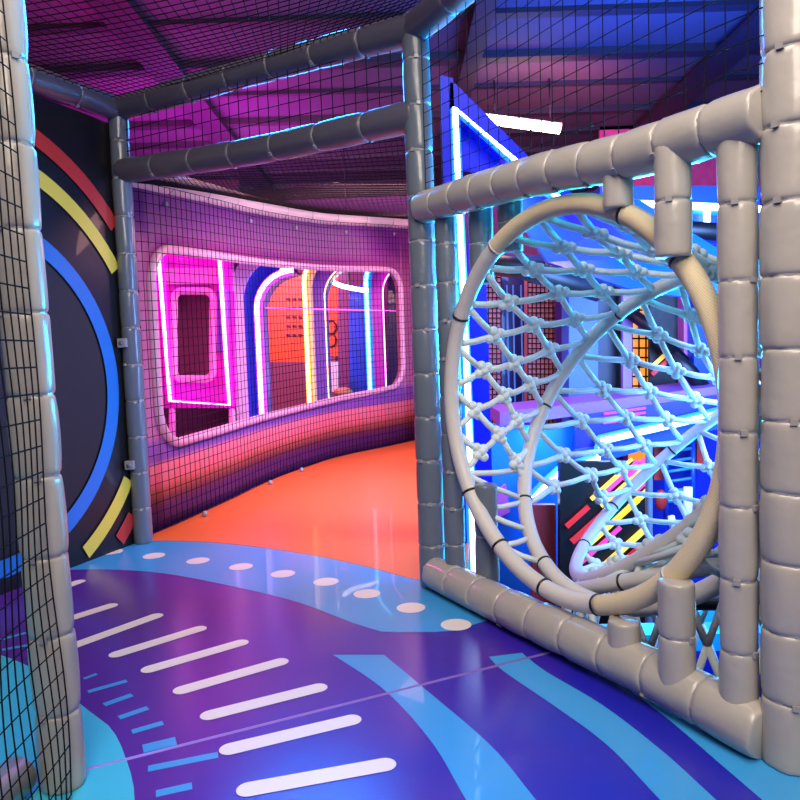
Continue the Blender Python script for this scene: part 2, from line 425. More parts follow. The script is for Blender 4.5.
# ------------------------------------------------------------------ grey padded posts and rails
LP = V((-.622, 1.235, 0)); BLP = V((-1.075, 2.92, 0)); MP = V((.085, 2.25, 0)); RP = V((.668, 1.225, 0))
ZB = 1.74
pg = 'grey padded posts'
padded('padded_post', 'tall grey padded post at the left with black net tied along it', 'padded post', [LP, LP+V((-.028, 0, 1.95))], .037, .14, base=LP, puff=.07)
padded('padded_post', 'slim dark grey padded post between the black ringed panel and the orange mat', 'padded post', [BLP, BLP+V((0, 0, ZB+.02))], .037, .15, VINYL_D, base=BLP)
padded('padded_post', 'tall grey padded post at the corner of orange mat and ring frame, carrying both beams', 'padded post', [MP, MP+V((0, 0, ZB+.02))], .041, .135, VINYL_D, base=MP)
padded('padded_post', 'thick grey padded post at the right edge, nearest end of the ring frame', 'padded post', [RP, RP+V((0, 0, 1.95))], .047, .125, base=RP)
def zrail(s): return 1.18-.05*s/1.1
padded('padded_upright', 'grey padded upright hard against the tall corner post, behind the rope ring', 'padded post', [pan(.068, .05, .022), pan(.068, 1.17, .022)], .031, .115, VINYL_D)
padded('padded_upright', 'full-height grey padded upright beside the thick right-hand post', 'padded post', [pan(1.046, .05), pan(1.046, 1.12)], .032, .13)
def stub(s, z0, z1, r, lab, k=.0, m_=VINYL):
    padded('padded_stub', lab, 'padded post', [pan(s, z0, k), pan(s, z1, k)], r, max(.075, (z1-z0)/2.01), m_)
stub(.345, 1.0, 1.15, .031, 'short padded stub near the top left of the rope ring', .045, VINYL_D)
stub(.205, .93, 1.15, .033, 'padded stub hanging behind the upper left curve of the rope ring', .05, VINYL_D)
stub(.2, .06, .36, .033, 'short padded stub under the lower left of the rope ring', .045, VINYL_D)
stub(.767, 1.03, 1.12, .031, 'short padded stub from top rail onto the crown of the rope ring')
stub(.767, .06, .15, .034, 'short padded stub under the lowest point of the rope ring')
stub(.917, .91, 1.12, .034, 'padded stub hanging from top rail onto the upper right of the rope ring', -.012)
stub(.917, .06, .28, .034, 'padded stub holding the lower right of the rope ring', -.012)
padded('padded_rail', 'grey padded top rail above the rope ring', 'padded rail', smooth_path([pan(-.02, zrail(0), .0), pan(.36, 1.165, .0), pan(.6, 1.15, .0), pan(.78, 1.132), pan(.95, 1.128), pan(1.1, 1.128, 0)], 6), .047, .105)
padded('padded_rail', 'grey padded bottom rail on the floor under the rope ring', 'padded rail', smooth_path([pan(-.02, .052), pan(.37, .052, .0), pan(.69, .058), pan(.87, .06), pan(.96, .056), pan(1.1, .048)], 6), .05, .125)
# high beams
BL2 = V((-1.62, 1.85, ZB))
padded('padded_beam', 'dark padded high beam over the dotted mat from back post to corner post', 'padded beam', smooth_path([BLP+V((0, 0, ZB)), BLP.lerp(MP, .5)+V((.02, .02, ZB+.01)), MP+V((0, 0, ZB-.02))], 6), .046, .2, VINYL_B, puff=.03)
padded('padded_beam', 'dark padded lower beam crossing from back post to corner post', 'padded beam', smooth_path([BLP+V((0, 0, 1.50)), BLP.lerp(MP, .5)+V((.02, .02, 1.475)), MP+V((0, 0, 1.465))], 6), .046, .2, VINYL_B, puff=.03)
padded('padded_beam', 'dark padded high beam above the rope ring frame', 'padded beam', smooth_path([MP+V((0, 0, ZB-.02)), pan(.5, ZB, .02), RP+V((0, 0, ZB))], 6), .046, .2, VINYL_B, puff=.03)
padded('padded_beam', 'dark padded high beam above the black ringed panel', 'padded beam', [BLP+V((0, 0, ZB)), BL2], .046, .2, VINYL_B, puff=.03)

# ------------------------------------------------------------------ black panel with coloured rings
ang = math.radians(70); QO = V((-1.105, 2.90, 0)); QU = V((-math.cos(ang), -math.sin(ang), 0)); QN = V((math.sin(ang), -math.cos(ang), 0))
def pq(s, z, k=0.0): return QO + QU*s + V((0, 0, z)) + QN*k
pt = thing('ringed_panel', 'glossy black vinyl panel printed with red, yellow and blue rings behind the left post', 'panel', pq(0, 0))
ZT = 1.68
mb = MB(); nx, nz = 26, 30                                # softly rippled sheet
idx = {}
for i in range(nx+1):
    for j in range(nz+1):
        s, z = -.035+1.385*i/nx, ZT*j/nz
        rip = .012*math.sin(6*s+4*z)*max(0, z-1.1)+.006*math.sin(17*s)*max(0, z-1.2)-.004
        idx[i, j] = len(mb.v); mb.v.append(pq(s, z, rip))
for i in range(nx):
    for j in range(nz): mb.face((idx[i, j], idx[i+1, j], idx[i+1, j+1], idx[i, j+1]))
mb.build('sheet', BLACKV, pt)
def ringband(cs, cz, r, w, mt, lab, name='printed_arc'):
    mb = MB(); n = 96; on = []
    for i in range(n+1):
        a = 2*PI*i/n; row = []
        for rr in (r-w/2, r+w/2):
            s, z = cs+rr*math.cos(a), cz+rr*math.sin(a); row.append((s, z))
        on.append(row)
    runs = []; prev = False
    for i in range(n):
        q = [on[i][0], on[i][1], on[i+1][1], on[i+1][0]]
        ok = all(.0-.03 <= s <= 1.34 and .0 <= z <= ZT-.02 for s, z in q)
        if ok:
            if not prev: runs.append([])
            runs[-1].append(q)
        prev = ok
    if len(runs) > 1 and runs[0][0][0] == on[0][0] and runs[-1][-1][3] == on[n][0]: pass
    if len(runs) > 1 and all(.0-.03 <= s <= 1.34 and .0 <= z <= ZT-.02 for s, z in on[0]+on[n]): runs[0] = runs.pop() + runs[0]
    out = []
    for run in runs:
        mb = MB()
        for q in run:
            b = len(mb.v)
            for s, z in q:
                rip = .012*math.sin(6*s+4*z)*max(0, z-1.1)+.006*math.sin(17*s)*max(0, z-1.2)
                mb.v.append(pq(s, z, rip+.002))
            mb.face((b, b+1, b+2, b+3))
        o = mb.build(name, mt, pt, fix=False); o['label'] = lab; out.append(o)
        bm = bmesh.new(); bm.from_mesh(o.data); bmesh.ops.remove_doubles(bm, verts=bm.verts, dist=.0003); bm.to_mesh(o.data); bm.free()
    return out
ringband(.665, .70, .88, .06, REDP, 'red printed ring')
ringband(.64, .69, .752, .058, YELP, 'yellow printed ring')
ringband(.64, .652, .57, .062, BLUEPR, 'blue printed ring')
mb = MB(); mb.poly([pq(.64+.53*math.cos(2*PI*i/64), .652+.53*math.sin(2*PI*i/64), .0) for i in range(64)])
mb.build('dark_disc', BLACKM, pt, smooth=False)['label'] = 'matt black disc inside the rings'
for z, lb in ((.82, 'upper small grey clip on the slim post beside the ringed panel'), (.33, 'lower small grey clip on the slim post beside the ringed panel')):
    c = BLP + V((-.02, -.045, z))
    t = thing('strap_clip', lb, 'clip', c)
    MB().box(c, (.018, 0, 0), (0, .012, 0), (0, 0, .018)).build('clip_body', TIE, t, smooth=False, bevel=.004)
    MB().tube([c+V((0, -.01, 0)), c+V((0, -.018, 0))], .009, 14).build('clip_button', VINYL_D, t)

# ------------------------------------------------------------------ curved wall with window
WS = smooth_path(WALL, 8); WL = [0]
for a, b in zip(WS[:-1], WS[1:]): WL.append(WL[-1]+(b-a).length)
OFF = -.085
def wp(s, z, k=0.0):                                     # s measured from the second wall knot; k towards the corridor
    s = min(max(s+OFF, -1e-9), WL[-1]-1e-4); s = min(max(s, 0), WL[-1]-1e-4); j = 0
    while WL[j+1] < s: j += 1
    d = (WS[j+1]-WS[j]); t = (s-WL[j])/d.length; d0 = (WS[min(j+2, len(WS)-1)]-WS[max(j-1, 0)]).normalized()
    return WS[j].lerp(WS[j+1], t) + V((d0.y, -d0.x, 0))*k + V((0, 0, z))
def wtop(s): return 1.51+.085*min(max(s, 0), 3.9)
wsa, wsb = .27, 3.27; wr = .17
def wlo(s): return .365+.02*max(0, s-.4)+.018*max(0, s-1.6)*max(0, s-1.6)
def whi(s): return 1.245+.055*max(0, s-.4)
def wlim(s):                                             # opening limits with rounded corners
    lo, hi = wlo(s), whi(s); d = min(s-wsa, wsb-s)
    if d < wr: c = wr-math.sqrt(max(0, wr*wr-(wr-d)**2)); return lo+c, hi-c
    return lo, hi
ss = []; s = .09
while s < 3.95: ss.append(s); s += .07
ss += [wsa+wr*(1-math.cos(PI/2*i/9)) for i in range(10)] + [wsb-wr*(1-math.cos(PI/2*i/9)) for i in range(10)]
ss = sorted(set(round(x, 4) for x in ss))
mb = MB()
def wquad(s0, s1, za, zb, zc, zd):                       # lower a,b ; upper c,d
    if max(zc-za, zd-zb) < 1e-4: return
    n = 4
    for i in range(n):
        t0, t1 = i/n, (i+1)/n; b = len(mb.v)
        q = [(s0, za+(zc-za)*t0), (s1, zb+(zd-zb)*t0), (s1, zb+(zd-zb)*t1), (s0, za+(zc-za)*t1)]
        for s, z in q: mb.v.append(wp(s, z))
        mb.face((b, b+1, b+2, b+3), 0, [(s, z/wtop(s)) for s, z in q])
for s0, s1 in zip(ss[:-1], ss[1:]):
    if s0 >= wsa-1e-6 and s1 <= wsb+1e-6:
        l0, h0 = wlim(s0); l1, h1 = wlim(s1)
        wquad(s0, s1, 0, 0, l0, l1); wquad(s0, s1, h0, h1, wtop(s0), wtop(s1))
    else: wquad(s0, s1, 0, 0, wtop(s0), wtop(s1))
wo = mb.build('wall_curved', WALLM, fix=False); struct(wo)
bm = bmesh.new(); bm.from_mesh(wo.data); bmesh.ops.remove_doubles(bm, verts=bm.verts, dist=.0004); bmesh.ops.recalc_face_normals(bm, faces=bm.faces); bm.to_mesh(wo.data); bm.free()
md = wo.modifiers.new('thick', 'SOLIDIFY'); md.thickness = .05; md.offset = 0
# rim and pane
edge = [(s, wlim(s)[0]) for s in ss if wsa <= s <= wsb] + [(s, wlim(s)[1]) for s in reversed(ss) if wsa <= s <= wsb]
rimpath = [wp(s, z, .03) for s, z in edge]
wroot = bpy.data.objects.new('window_1', None); COL.objects.link(wroot); struct(wroot)
rp = []
for p in rimpath:
    if not rp or (p-rp[-1]).length > .012: rp.append(p)
MB().tube(rp, .022, 10, closed=True).build('window_rim', mat('pink piping', (226, 170, 200), .35, coat=.2), wroot)
mb = MB(); sw = [s for s in ss if wsa <= s <= wsb]
for s0, s1 in zip(sw[:-1], sw[1:]):
    l0, h0 = wlim(s0); l1, h1 = wlim(s1); b = len(mb.v); mb.v += [wp(s0, l0), wp(s1, l1), wp(s1, h1), wp(s0, h0)]; mb.face((b, b+1, b+2, b+3))
mb.build('window_pane', ACRYL, wroot, fix=False)
# top roll and its net hem
padded('hem_roll', 'pale padded roll along the top of the curved pink wall', 'padded roll', [wp(s*.1+.12, wtop(s*.1+.12)+.0, .02) for s in range(0, 38)], .05, .35, mat('beige padded vinyl', (228, 204, 194), .4, coat=.2, bump=.3, bscale=25), puff=.03)
net('hung_net', 'black square net hung in front of the curved pink wall', lambda u, v: wp(.06+3.75*u, .02+(wtop(.06+3.75*u)-.06)*v, .085), 84, 36, .0016, 40)
kn = 0
for s in (.42, 1.35, 1.95, 2.6, 3.2):                    # small snap buttons on the upper band
    c = wp(s, wtop(s)-.1, .033); MBb = MB().ball(c, .012, n=6)
    tag(MBb.build('snap_button', TIE, at=c), 'tiny pale snap button on the violet band under the wall roll', 'button', 'snap buttons under the wall roll')
for i, s in enumerate((.5, 1.3, 1.75)):
    c = wp(s, .015, .10); tag(MB().ball(c, .014, n=6).build('mat_button', TIE, at=c), 'tiny pale snap button where the orange mat meets the curved wall', 'button', 'snap buttons at the foot of the curved wall')

# ------------------------------------------------------------------ room behind the window
def rect(x0, y0, x1, y1, Y, mt, name, parent=None, th=.04, Y2=None):
    a, b, c, d = D(x0, y0, Y), D(x1, y0, Y2 or Y), D(x1, y1, Y2 or Y), D(x0, y1, Y)
    return MB().prism([a, b, c, d], (0, th, 0)).build(name, mt, parent, smooth=False)
def tubepx(pts, Y, r, mt, name, parent=None, sm=0, seg=8):
    p = [D(x, y, (Y if not isinstance(Y, (list, tuple)) else Y[i])) for i, (x, y) in enumerate(pts)]
    if sm: p = smooth_path(p, sm)
    return MB().tube(p, r, seg).build(name, mt, parent)
struct(MB().prism([V((-4.2, 3.35, -.08)), V((-1.25, 3.35, -.08)), V((-.25, 6.1, -.08)), V((1.0, 8.6, -.08)), V((-4.2, 8.6, -.08))], (0, 0, .06)).build('room_floor', mat('plum room floor', (90, 40, 84), .35), smooth=False))
# magenta neon wall with a porthole
Y0 = 4.12
t = thing('neon_wall', 'magenta neon-edged wall panel with a dark rounded opening, seen through the window', 'wall panel', D(192, 470, Y0))
def rr(x0, y0, x1, y1, r, Y, n=6):
    out = []
    for cx, cy, a0 in ((x1-r, y0+r, -90), (x1-r, y1-r, 0), (x0+r, y1-r, 90), (x0+r, y0+r, 180)):
        for k in range(n+1):
            a = math.radians(a0+90*k/n); out.append(D(cx+r*math.cos(a), cy+r*math.sin(a), Y))
    return out
outer = [D(120, 215, Y0), D(232, 215, Y0), D(236, 408, Y0), D(130, 408, Y0)]
mb = MB(); 
# frame around the opening, as four strips
hx0, hy0, hx1, hy1 = 174, 291, 213, 379
for q in (((120, 215), (232, 215), (232, hy0), (120, hy0)), ((120, hy1), (236, hy1), (236, 408), (130, 408)), ((120, hy0), (hx0, hy0), (hx0, hy1), (120, hy1)), ((hx1, hy0), (234, hy0), (235, hy1), (hx1, hy1))):
    mb.prism([D(x, y, Y0) for x, y in q], (0, .05, 0))
mb.build('panel_board', MAGENTA, t, smooth=False)
MB().tube(rr(hx0, hy0, hx1, hy1, 8, Y0-.02), .022, 8, closed=True).build('opening_rim', PINK, t)
rect(174, 292, 215, 380, Y0+.12, mat('plum recess', (150, 60, 110), .6), 'dark_recess', t, .02)
rect(217, 290, 229, 352, Y0-.02, PURPLE, 'side_strip', t, .01)
rect(160, 268, 218, 284, Y0-.03, PINK, 'top_ledge', t, .02)
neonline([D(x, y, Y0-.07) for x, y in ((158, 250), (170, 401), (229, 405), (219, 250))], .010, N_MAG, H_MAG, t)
for x in (172, 232): 
    tg = tag(tubepx([(x, 400), (x+1, 505)], Y0+.02, .02, PINK, 'support_pole'), 'thin pink pole under the left end of the magenta neon wall' if x == 172 else 'thin pink pole under the right end of the magenta neon wall', 'pole')
tag(rect(60, 180, 238, 480, 5.0, MAROON, 'dark_partition'), 'dark maroon partition behind the magenta neon wall', 'partition')
# arches
def arch(lab, x, ytop, ybot, Y, w, depth, padm, inm, neonm, nr, neon2=None, nr2=.012, w2=.4, rad=.3):
    """A portal facing the camera: rounded left shoulder, straight legs."""
    p0 = D(x, ybot, Y); top = D(x, ytop, Y).z; W2 = w2
    t = thing('neon_arch', lab, 'arch', (p0.x, Y, -.02))
    def prof(off):                                       # outline of leg and shoulder, offset inwards by off
        pts = [V((p0.x+off, Y, -.02))]
        for k in range(15):
            a = PI-PI/2*k/14; pts.append(V((p0.x+off+(rad-off*.3)*(1+math.cos(a)), Y, top-off-(rad-off*.3)*(1-math.sin(a)))))
        pts.append(V((p0.x+W2, Y, top-off))); return pts
    def band(A, B, d, name, mt):
        mb = MB(); n = len(A); o = V((0, d, 0))
        for i in range(n-1):
            bs = len(mb.v); mb.v += [A[i], A[i+1], B[i+1], B[i], A[i]+o, A[i+1]+o, B[i+1]+o, B[i]+o]
            for q in ((0,1,2,3), (4,7,6,5), (0,4,5,1), (3,2,6,7)): mb.face([bs+k for k in q])
        mb.build(name, mt, t, smooth=False, fix=False)
    a, b = prof(0), prof(w)
    band(a, b, depth, 'arch_pad', padm)
    c = prof(w+.1); band([p+V((0, .05, 0)) for p in b], [p+V((0, .05, 0)) for p in c], depth, 'inner_lining', inm)
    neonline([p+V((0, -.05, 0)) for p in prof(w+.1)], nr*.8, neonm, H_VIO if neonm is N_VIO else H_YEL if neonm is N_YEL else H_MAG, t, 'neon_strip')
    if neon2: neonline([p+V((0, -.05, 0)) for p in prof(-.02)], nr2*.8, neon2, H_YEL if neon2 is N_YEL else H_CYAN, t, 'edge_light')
arch('violet neon arch with a blue lining, first arch right of the magenta wall', 238, 246, 440, 4.75, .075, .3, mat('pale pink pad', (245, 190, 225), .4), BLUEP, N_VIO, .02, w2=.34)
arch('yellow neon arch with a violet lining, middle arch through the window', 313, 248, 410, 5.6, .03, .2, mat('pale yellow pad', (255, 226, 190), .4), PURPLE, N_YEL, .004, N_YEL, .017, w2=.42)
arch('cyan neon arch with a magenta lining, rightmost arch through the window', 373, 250, 400, 6.3, .02, .2, LBLUE, MAGENTA, N_MAG, .005, N_CYAN, .017, w2=.48)
# far things in the room
STAND = mat('dusky stand vinyl', (128, 72, 96), .5)
op = thing('orange_signboard', 'orange panel printed with dark rows of lines, between violet and yellow arches', 'panel', D(292, 380, 7.6))
rect(268, 275, 312, 362, 7.6, ORANGE, 'board', op); rect(272, 362, 308, 430, 7.6, STAND, 'stand', op)
mb = MB()
for j in range(5):
    for i in range(4):
        x, y = 286+6*i, 298+9*j; mb.prism([D(x, y, 7.57), D(x+4, y, 7.57), D(x+4, y+2, 7.57), D(x, y+2, 7.57)], (0, .01, 0))
mb.build('printed_lines', MAROON, op, smooth=False)
op = thing('orange_signboard', 'orange panel printed with two stacked dark circles, right of the yellow arch', 'panel', D(330, 380, 7.4))
rect(318, 275, 338, 356, 7.4, ORANGE, 'board', op); rect(320, 356, 336, 430, 7.4, STAND, 'stand', op)
for cy in (327, 340):
    MB().tube([D(331+5*math.cos(k*PI/10), cy+6.5*math.sin(k*PI/10), 7.38) for k in range(20)], .009, 6, closed=True).build('printed_circle', MAROON, op)
tag(rect(338, 268, 349, 430, 7.2, mat('plum column vinyl', (110, 60, 120), .4), 'square_column', th=.15), 'plum coloured square column between orange panel and blue boards', 'column')
tag(rect(349, 285, 372, 434, 6.9, BLUEP, 'blue_board', th=.1), 'blue board standing left of the cyan neon arch', 'board')
tag(rect(388, 262, 404, 436, 6.6, DBLUE, 'blue_board', th=.1), 'deep blue board inside the cyan neon arch by the window corner', 'board')
bx = thing('white_console', 'small white console with a tan cushion, at the foot of the orange circle panel', 'console', D(331, 392, 6.5))
rect(322, 362, 338, 392, 6.5, mat('console white', (200, 190, 190), .4), 'console_body', bx, .2)
MB().ball(D(343, 392, 6.3), .07, n=8, sc=(1.2, 1, .6)).build('console_cushion', mat('tan cushion', (170, 120, 90), .6), bx)
lt = thing('tube_light', 'short white tube light glowing behind the window above the blue board', 'light', D(349, 286, 6.2))
tubepx([(330, 280), (342, 286), (368, 291)], 6.2, .018, N_TUBE, 'glowing_tube', lt, 5)
MB().tube([D(349, 284, 6.2), V((D(349, 284, 6.2).x, 6.2, 2.7))], .006, 6).build('hanging_wire', BLACKM, lt)
tag(tubepx([(266, 308), (400, 311)], [4.55, 6.0], .004, neon('thin magenta reflection glow', (255, 90, 220), 2.5), 'reflection_line'), 'thin straight magenta line behind the window standing for a neon reflection', 'light')  # glowing rod standing for a neon reflection on the pane
tag(rect(230, 230, 430, 420, 8.2, mat('dusky violet backdrop board', (120, 60, 130), .6), 'backdrop_board'), 'dusky violet wide board closing the room behind the window', 'board')

# ------------------------------------------------------------------ nets over and beside the platform
q0, q1, q2, q3 = BL2, BLP+V((0, 0, ZB)), MP+V((0, 0, ZB)), RP+V((0, 0, ZB))
net('roof_net', 'black roof net stretched flat between the high padded beams', lambda u, v: q0.lerp(q3, u).lerp(q1.lerp(q2, u), v) + V((0, 0, -.05*math.sin(PI*u)*math.sin(PI*v)+.02)), 52, 34, .0017, 14)
lb0, lb1 = BLP+V((0, 0, 1.52)), MP+V((0, 0, 1.48))
net('roof_net', 'fine dark roof net sloping from the lower beam to the curved wall roll', lambda u, v: lb0.lerp(lb1, u).lerp(wp(.1+3.55*u, wtop(.1+3.55*u)+.02, .05), v) + V((0, 0, -.06*math.sin(PI*v))), 60, 46, .0017, 16)
net('transom_net', 'black net filling the gap between the two dark beams', lambda u, v: (BLP+V((0, 0, 1.53))).lerp(MP+V((0, 0, 1.49)), u).lerp((BLP+V((0, 0, ZB))).lerp(MP+V((0, 0, ZB)), u), v), 30, 5, .0017, 6)
net('frame_net', 'black wide-mesh net above the rope ring up to the high beam', lambda u, v: pan(-.0+1.12*u, zrail(1.12*u)+.03+(ZB-zrail(1.12*u)-.03)*v, .0+.015*math.sin(5*u)), 26, 13, .0012, 10)
ne0 = LP + V((.034, -.046, 0)); ned = V((.05, -.99, 0))
net('side_net', 'black net gathered along the front of the left padded post', lambda u, v: ne0 + ned*(u*.3) + V((-.028*v+.003*math.sin(23*v+3*u), .006*math.sin(17*v+5*u), .01+1.9*v)), 13, 44, .0014, 44)
tag(MB().tube([ne0+V((-.1, .02, .036)), ne0+V((-.14, -.4, .036)), ne0+V((-.14, -.75, .036))], .035, 16).build('floor_roll', VINYL), 'grey padded roll on the floor at the foot of the side net', 'padded roll')

# ------------------------------------------------------------------ rope ring and net tunnel
tun = thing('rope_tunnel', 'rope climbing tunnel with a cream round mouth bending down behind the frame', 'climbing tunnel', pan(.556, .1))
Z3 = V((0, 0, 1))
def frame(s, k, z, th, yaw, r):
    nn = PN*math.cos(yaw)+PU*math.sin(yaw); uu = PU*math.cos(yaw)-PN*math.sin(yaw)
    return pan(s, z, k), uu, Z3*math.cos(th)+nn*math.sin(th), r
RINGS = [frame(.556, .012, .606, 0, 0, .468), frame(.573, .312, .527, .506, .035, .465), frame(.346, .692, .32, .831, .738, .444), frame(.436, .676, .061, 1.187, 1.718, .426)]
def rpnt(i, a):
    c, uu, up, r = RINGS[i]; return c+uu*(math.cos(a)*r)+up*(math.sin(a)*r)
def ringtube(i, r, mt, name, a0=0, a1=2*PI, closed=True, n=96):
    pts = [rpnt(i, a0+(a1-a0)*k/n) for k in range(n if closed else n+1)]
    return MB().tube(pts, r, 16, closed=closed).build(name, mt, tun)
R_ = math.radians
o = ringtube(0, .0235, ROPEWIND, 'mouth_ring', R_(-75), R_(120), False); o['label'] = 'cream rope-wound right side of the mouth'
o = ringtube(0, .0225, RINGVINYL, 'mouth_ring', R_(119), R_(286), False); o['label'] = 'smooth pale left side of the mouth'
for a in (62, 40, 150, 215, 238, 262, 285, 119, -45):
    c = rpnt(0, R_(a)); d = (rpnt(0, R_(a+1))-rpnt(0, R_(a-1))).normalized()
    MB().tube([c-d*.003, c+d*.003], .0255, 16).build('ring_tie', TIE_B if a not in (-45, 119) else RINGVINYL, tun)
for i in (1, 2, 3):
    ringtube(i, (.021, .021, .021)[i-1], RINGVINYL, 'inner_ring')
    for a in (20, 75, 130, 175, 215, 245):
        c = rpnt(i, R_(a)); d = (rpnt(i, R_(a+1))-rpnt(i, R_(a-1))).normalized()
        MB().tube([c-d*.003, c+d*.003], .023, 14).build('ring_tie', TIE_B, tun)
knots = []
def bay(i, j, M, N, lo, ph=0.0):
    mb = MB(); c0 = RINGS[i][0].lerp(RINGS[j][0], .5)
    jit = {}
    def nd(k, m_):
        m_ %= M
        key = (k, m_)
        if key not in jit:
            a = (m_ + .5*(k % 2) + ph)*2*PI/M
            if k in (0, N): p = rpnt(i if k == 0 else j, a)
            else:
                t = k/N; p = rpnt(i, a).lerp(rpnt(j, a), t)
                p = p + (RINGS[i][0].lerp(RINGS[j][0], t)-p)*.05*math.sin(PI*t) + V([random.uniform(-.009, .009) for _ in range(3)])
            jit[key] = (p, a)
        return jit[key]
    for k in range(N):
        for m_ in range(M):
            p, a = nd(k, m_)
            if math.sin(a) < lo: continue
            for dm in ((0, -1) if k % 2 == 0 else (0, 1)):
                q, a2 = nd(k+1, m_+dm)
                if math.sin(a2) < lo: q = rpnt(i if k+1 <= N/2 else j, a2)
                mid = p.lerp(q, .5)+V((0, 0, -.004)); mb.tube([p, mid, q], .0095, 8)
    for k in range(1, N):
        for m_ in range(M):
            p, a = nd(k, m_)
            if math.sin(a) < lo: continue
            n_ = (p-RINGS[i][0].lerp(RINGS[j][0], k/N)).normalized()
            tx = (rpnt(j, a)-rpnt(i, a)).normalized(); tx = (tx-n_*tx.dot(n_)).normalized(); ty = n_.cross(tx)
            knots.append((p, Matrix((tx, ty, n_)).transposed().to_4x4()))
    return mb.build('rope_net', ROPE, tun)
bay(0, 1, 23, 4, -.4, .25); bay(1, 2, 22, 4, -.5, .3); bay(2, 3, 16, 4, -2, .1)
for angs in ((208, 222, 238), (-24, -36)):                # a few lacing strands low on both sides of the mouth
    mb = MB()
    for a_ in angs:
        for d_ in (-6, 7): mb.tube([rpnt(0, R_(a_)), rpnt(0, R_(a_)).lerp(rpnt(1, R_(a_+d_)), .5)+V((0, 0, -.005)), rpnt(1, R_(a_+d_))], .0085, 8)
    mb.build('lacing_rope', ROPE, tun)
# skirt of netting hanging below the last ring
mb = MB(); M = 18
for m_ in range(M):
    a = m_*2*PI/M; p = rpnt(3, a)
    for dm in (-.5, .5):
        q = rpnt(3, a+dm*2*PI/M)+V((0, 0, -.2)); mb.tube([p, q], .0095, 8)
        mb.tube([q, rpnt(3, a)+V((0, 0, -.42))], .0095, 8)
mb.build('rope_net', ROPE, tun)
kb = MB()
for dx, dy in ((1, 1), (1, -1), (-1, 1), (-1, -1)): kb.ball((dx*.0125, dy*.0125, 0), .0128, n=6, sc=(1.15, 1.15, 1))
kb.ball((0, 0, 0), .0165, n=6)
knots.sort(key=lambda q: (q[0]-EYE).length)
proto = None; rest = MB()
for i, (p, M4) in enumerate(knots):
    if i < 98:
        if proto is None: o = proto = kb.build('rope_knot', ROPE, tun)
        else:
            o = proto.copy(); COL.objects.link(o); o.parent = tun
        M5 = M4.copy(); M5.translation = p - tun.location; o.matrix_parent_inverse = Matrix(); o.matrix_basis = M5
    else:
        R3 = M4.to_3x3(); b = len(rest.v); rest.v += [R3 @ q + p for q in kb.v]
        for f in kb.f: rest.face([b+t_ for t_ in f])
if rest.v: rest.build('far_rope_knot', ROPE, tun)['kind'] = 'stuff'

# ------------------------------------------------------------------ blue neon gable just behind the frame
Y = 2.75
GB = mat('gable blue vinyl', (6, 20, 190), .45, spec=.3)
gt = thing('neon_gable', 'tall blue gable-shaped frame edged with white neon behind the corner post', 'neon frame', D(462, 600, Y))
MB().prism([D(441, 75, Y), D(453, 78, Y), D(478, 640, Y), D(455, 640, Y)], (0, .1, 0)).build('side_board', GB, gt, smooth=False)
MB().prism([D(450, 82, Y), D(456, 84, Y), D(532, 160, Y), D(640, 250, Y), D(640, 268, Y), D(520, 172, Y), D(450, 108, Y)], (0, .1, 0)).build('sloping_board', GB, gt, smooth=False)
MB().prism([D(457, 118, Y+.09), D(505, 160, Y+.09), D(482, 172, Y+.09), D(460, 170, Y+.09)], (0, .02, 0)).build('corner_infill', GB, gt, smooth=False)
MB().prism([D(468, 190, Y+.1), D(484, 200, Y+.1), D(497, 640, Y+.1), D(473, 640, Y+.1)], (0, .05, 0)).build('inner_board', GB, gt, smooth=False)
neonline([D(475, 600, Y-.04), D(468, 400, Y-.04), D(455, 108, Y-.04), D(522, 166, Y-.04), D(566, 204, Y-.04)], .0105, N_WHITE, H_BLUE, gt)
fl = thing('ceiling_lamp', 'bright white fluorescent tube hanging under the ceiling beyond the frame net', 'lamp', D(523, 124, 5.5))
MB().tube([D(486, 119, 5.5), D(560, 129, 5.5)], .036, 10).build('glowing_tube', N_TUBE, fl)
MB().prism([D(484, 113, 5.5), D(562, 123, 5.5), D(562, 126, 5.5), D(484, 116, 5.5)], (0, .12, 0)).build('lamp_housing', mat('lamp housing', (200, 190, 185), .5), fl, smooth=False)
for x in (495, 550):
    p = D(x, 118, 5.55); MB().tube([p, V((p.x, p.y, HZ1))], .006, 6).build('hanging_rod', BLACKM, fl)

# ------------------------------------------------------------------ play structure seen through the ring
# blue sloping roof
t = tag(MB().prism([D(505, 196, 3.9), D(640, 200, 3.4), D(728, 255, 3.3), D(720, 300, 3.3), D(640, 292, 3.5), D(548, 262, 3.9)], (0, .06, 0)).build('sloping_roof', mat('bright blue vinyl', (14, 96, 226), .4), smooth=False), 'bright blue sloping roof behind the upper rope net', 'roof panel')
nb = thing('neon_box', 'blue box beam edged with a white neon bar, behind the right-hand uprights', 'neon box', D(680, 240, 4.2))
rect(600, 186, 760, 238, 4.2, BLUEP, 'box_board', nb, .3)
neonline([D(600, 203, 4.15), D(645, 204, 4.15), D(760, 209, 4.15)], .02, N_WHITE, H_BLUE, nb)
tubepx([(707, 209), (707, 222)], 4.17, .02, N_WHITE, 'neon_stub', nb)
tag(tubepx([(610, 222), (690, 230), (770, 236)], 3.7, .045, DARKPIPE, 'foam_pipe', seg=14), 'black foam pipe running below the neon box beam', 'pipe')
tag(rect(600, 120, 800, 188, 6.8, mat('netted magenta board', (190, 70, 120), .6, vary=.4, vscale=14), 'netted_board'), 'dusky magenta netted board far behind the neon box beam', 'board')
tag(tubepx([(470, 262), (520, 268), (600, 292)], 3.5, .05, DARKPIPE, 'foam_pipe', seg=14), 'black foam pipe behind the upper left of the rope ring', 'pipe')
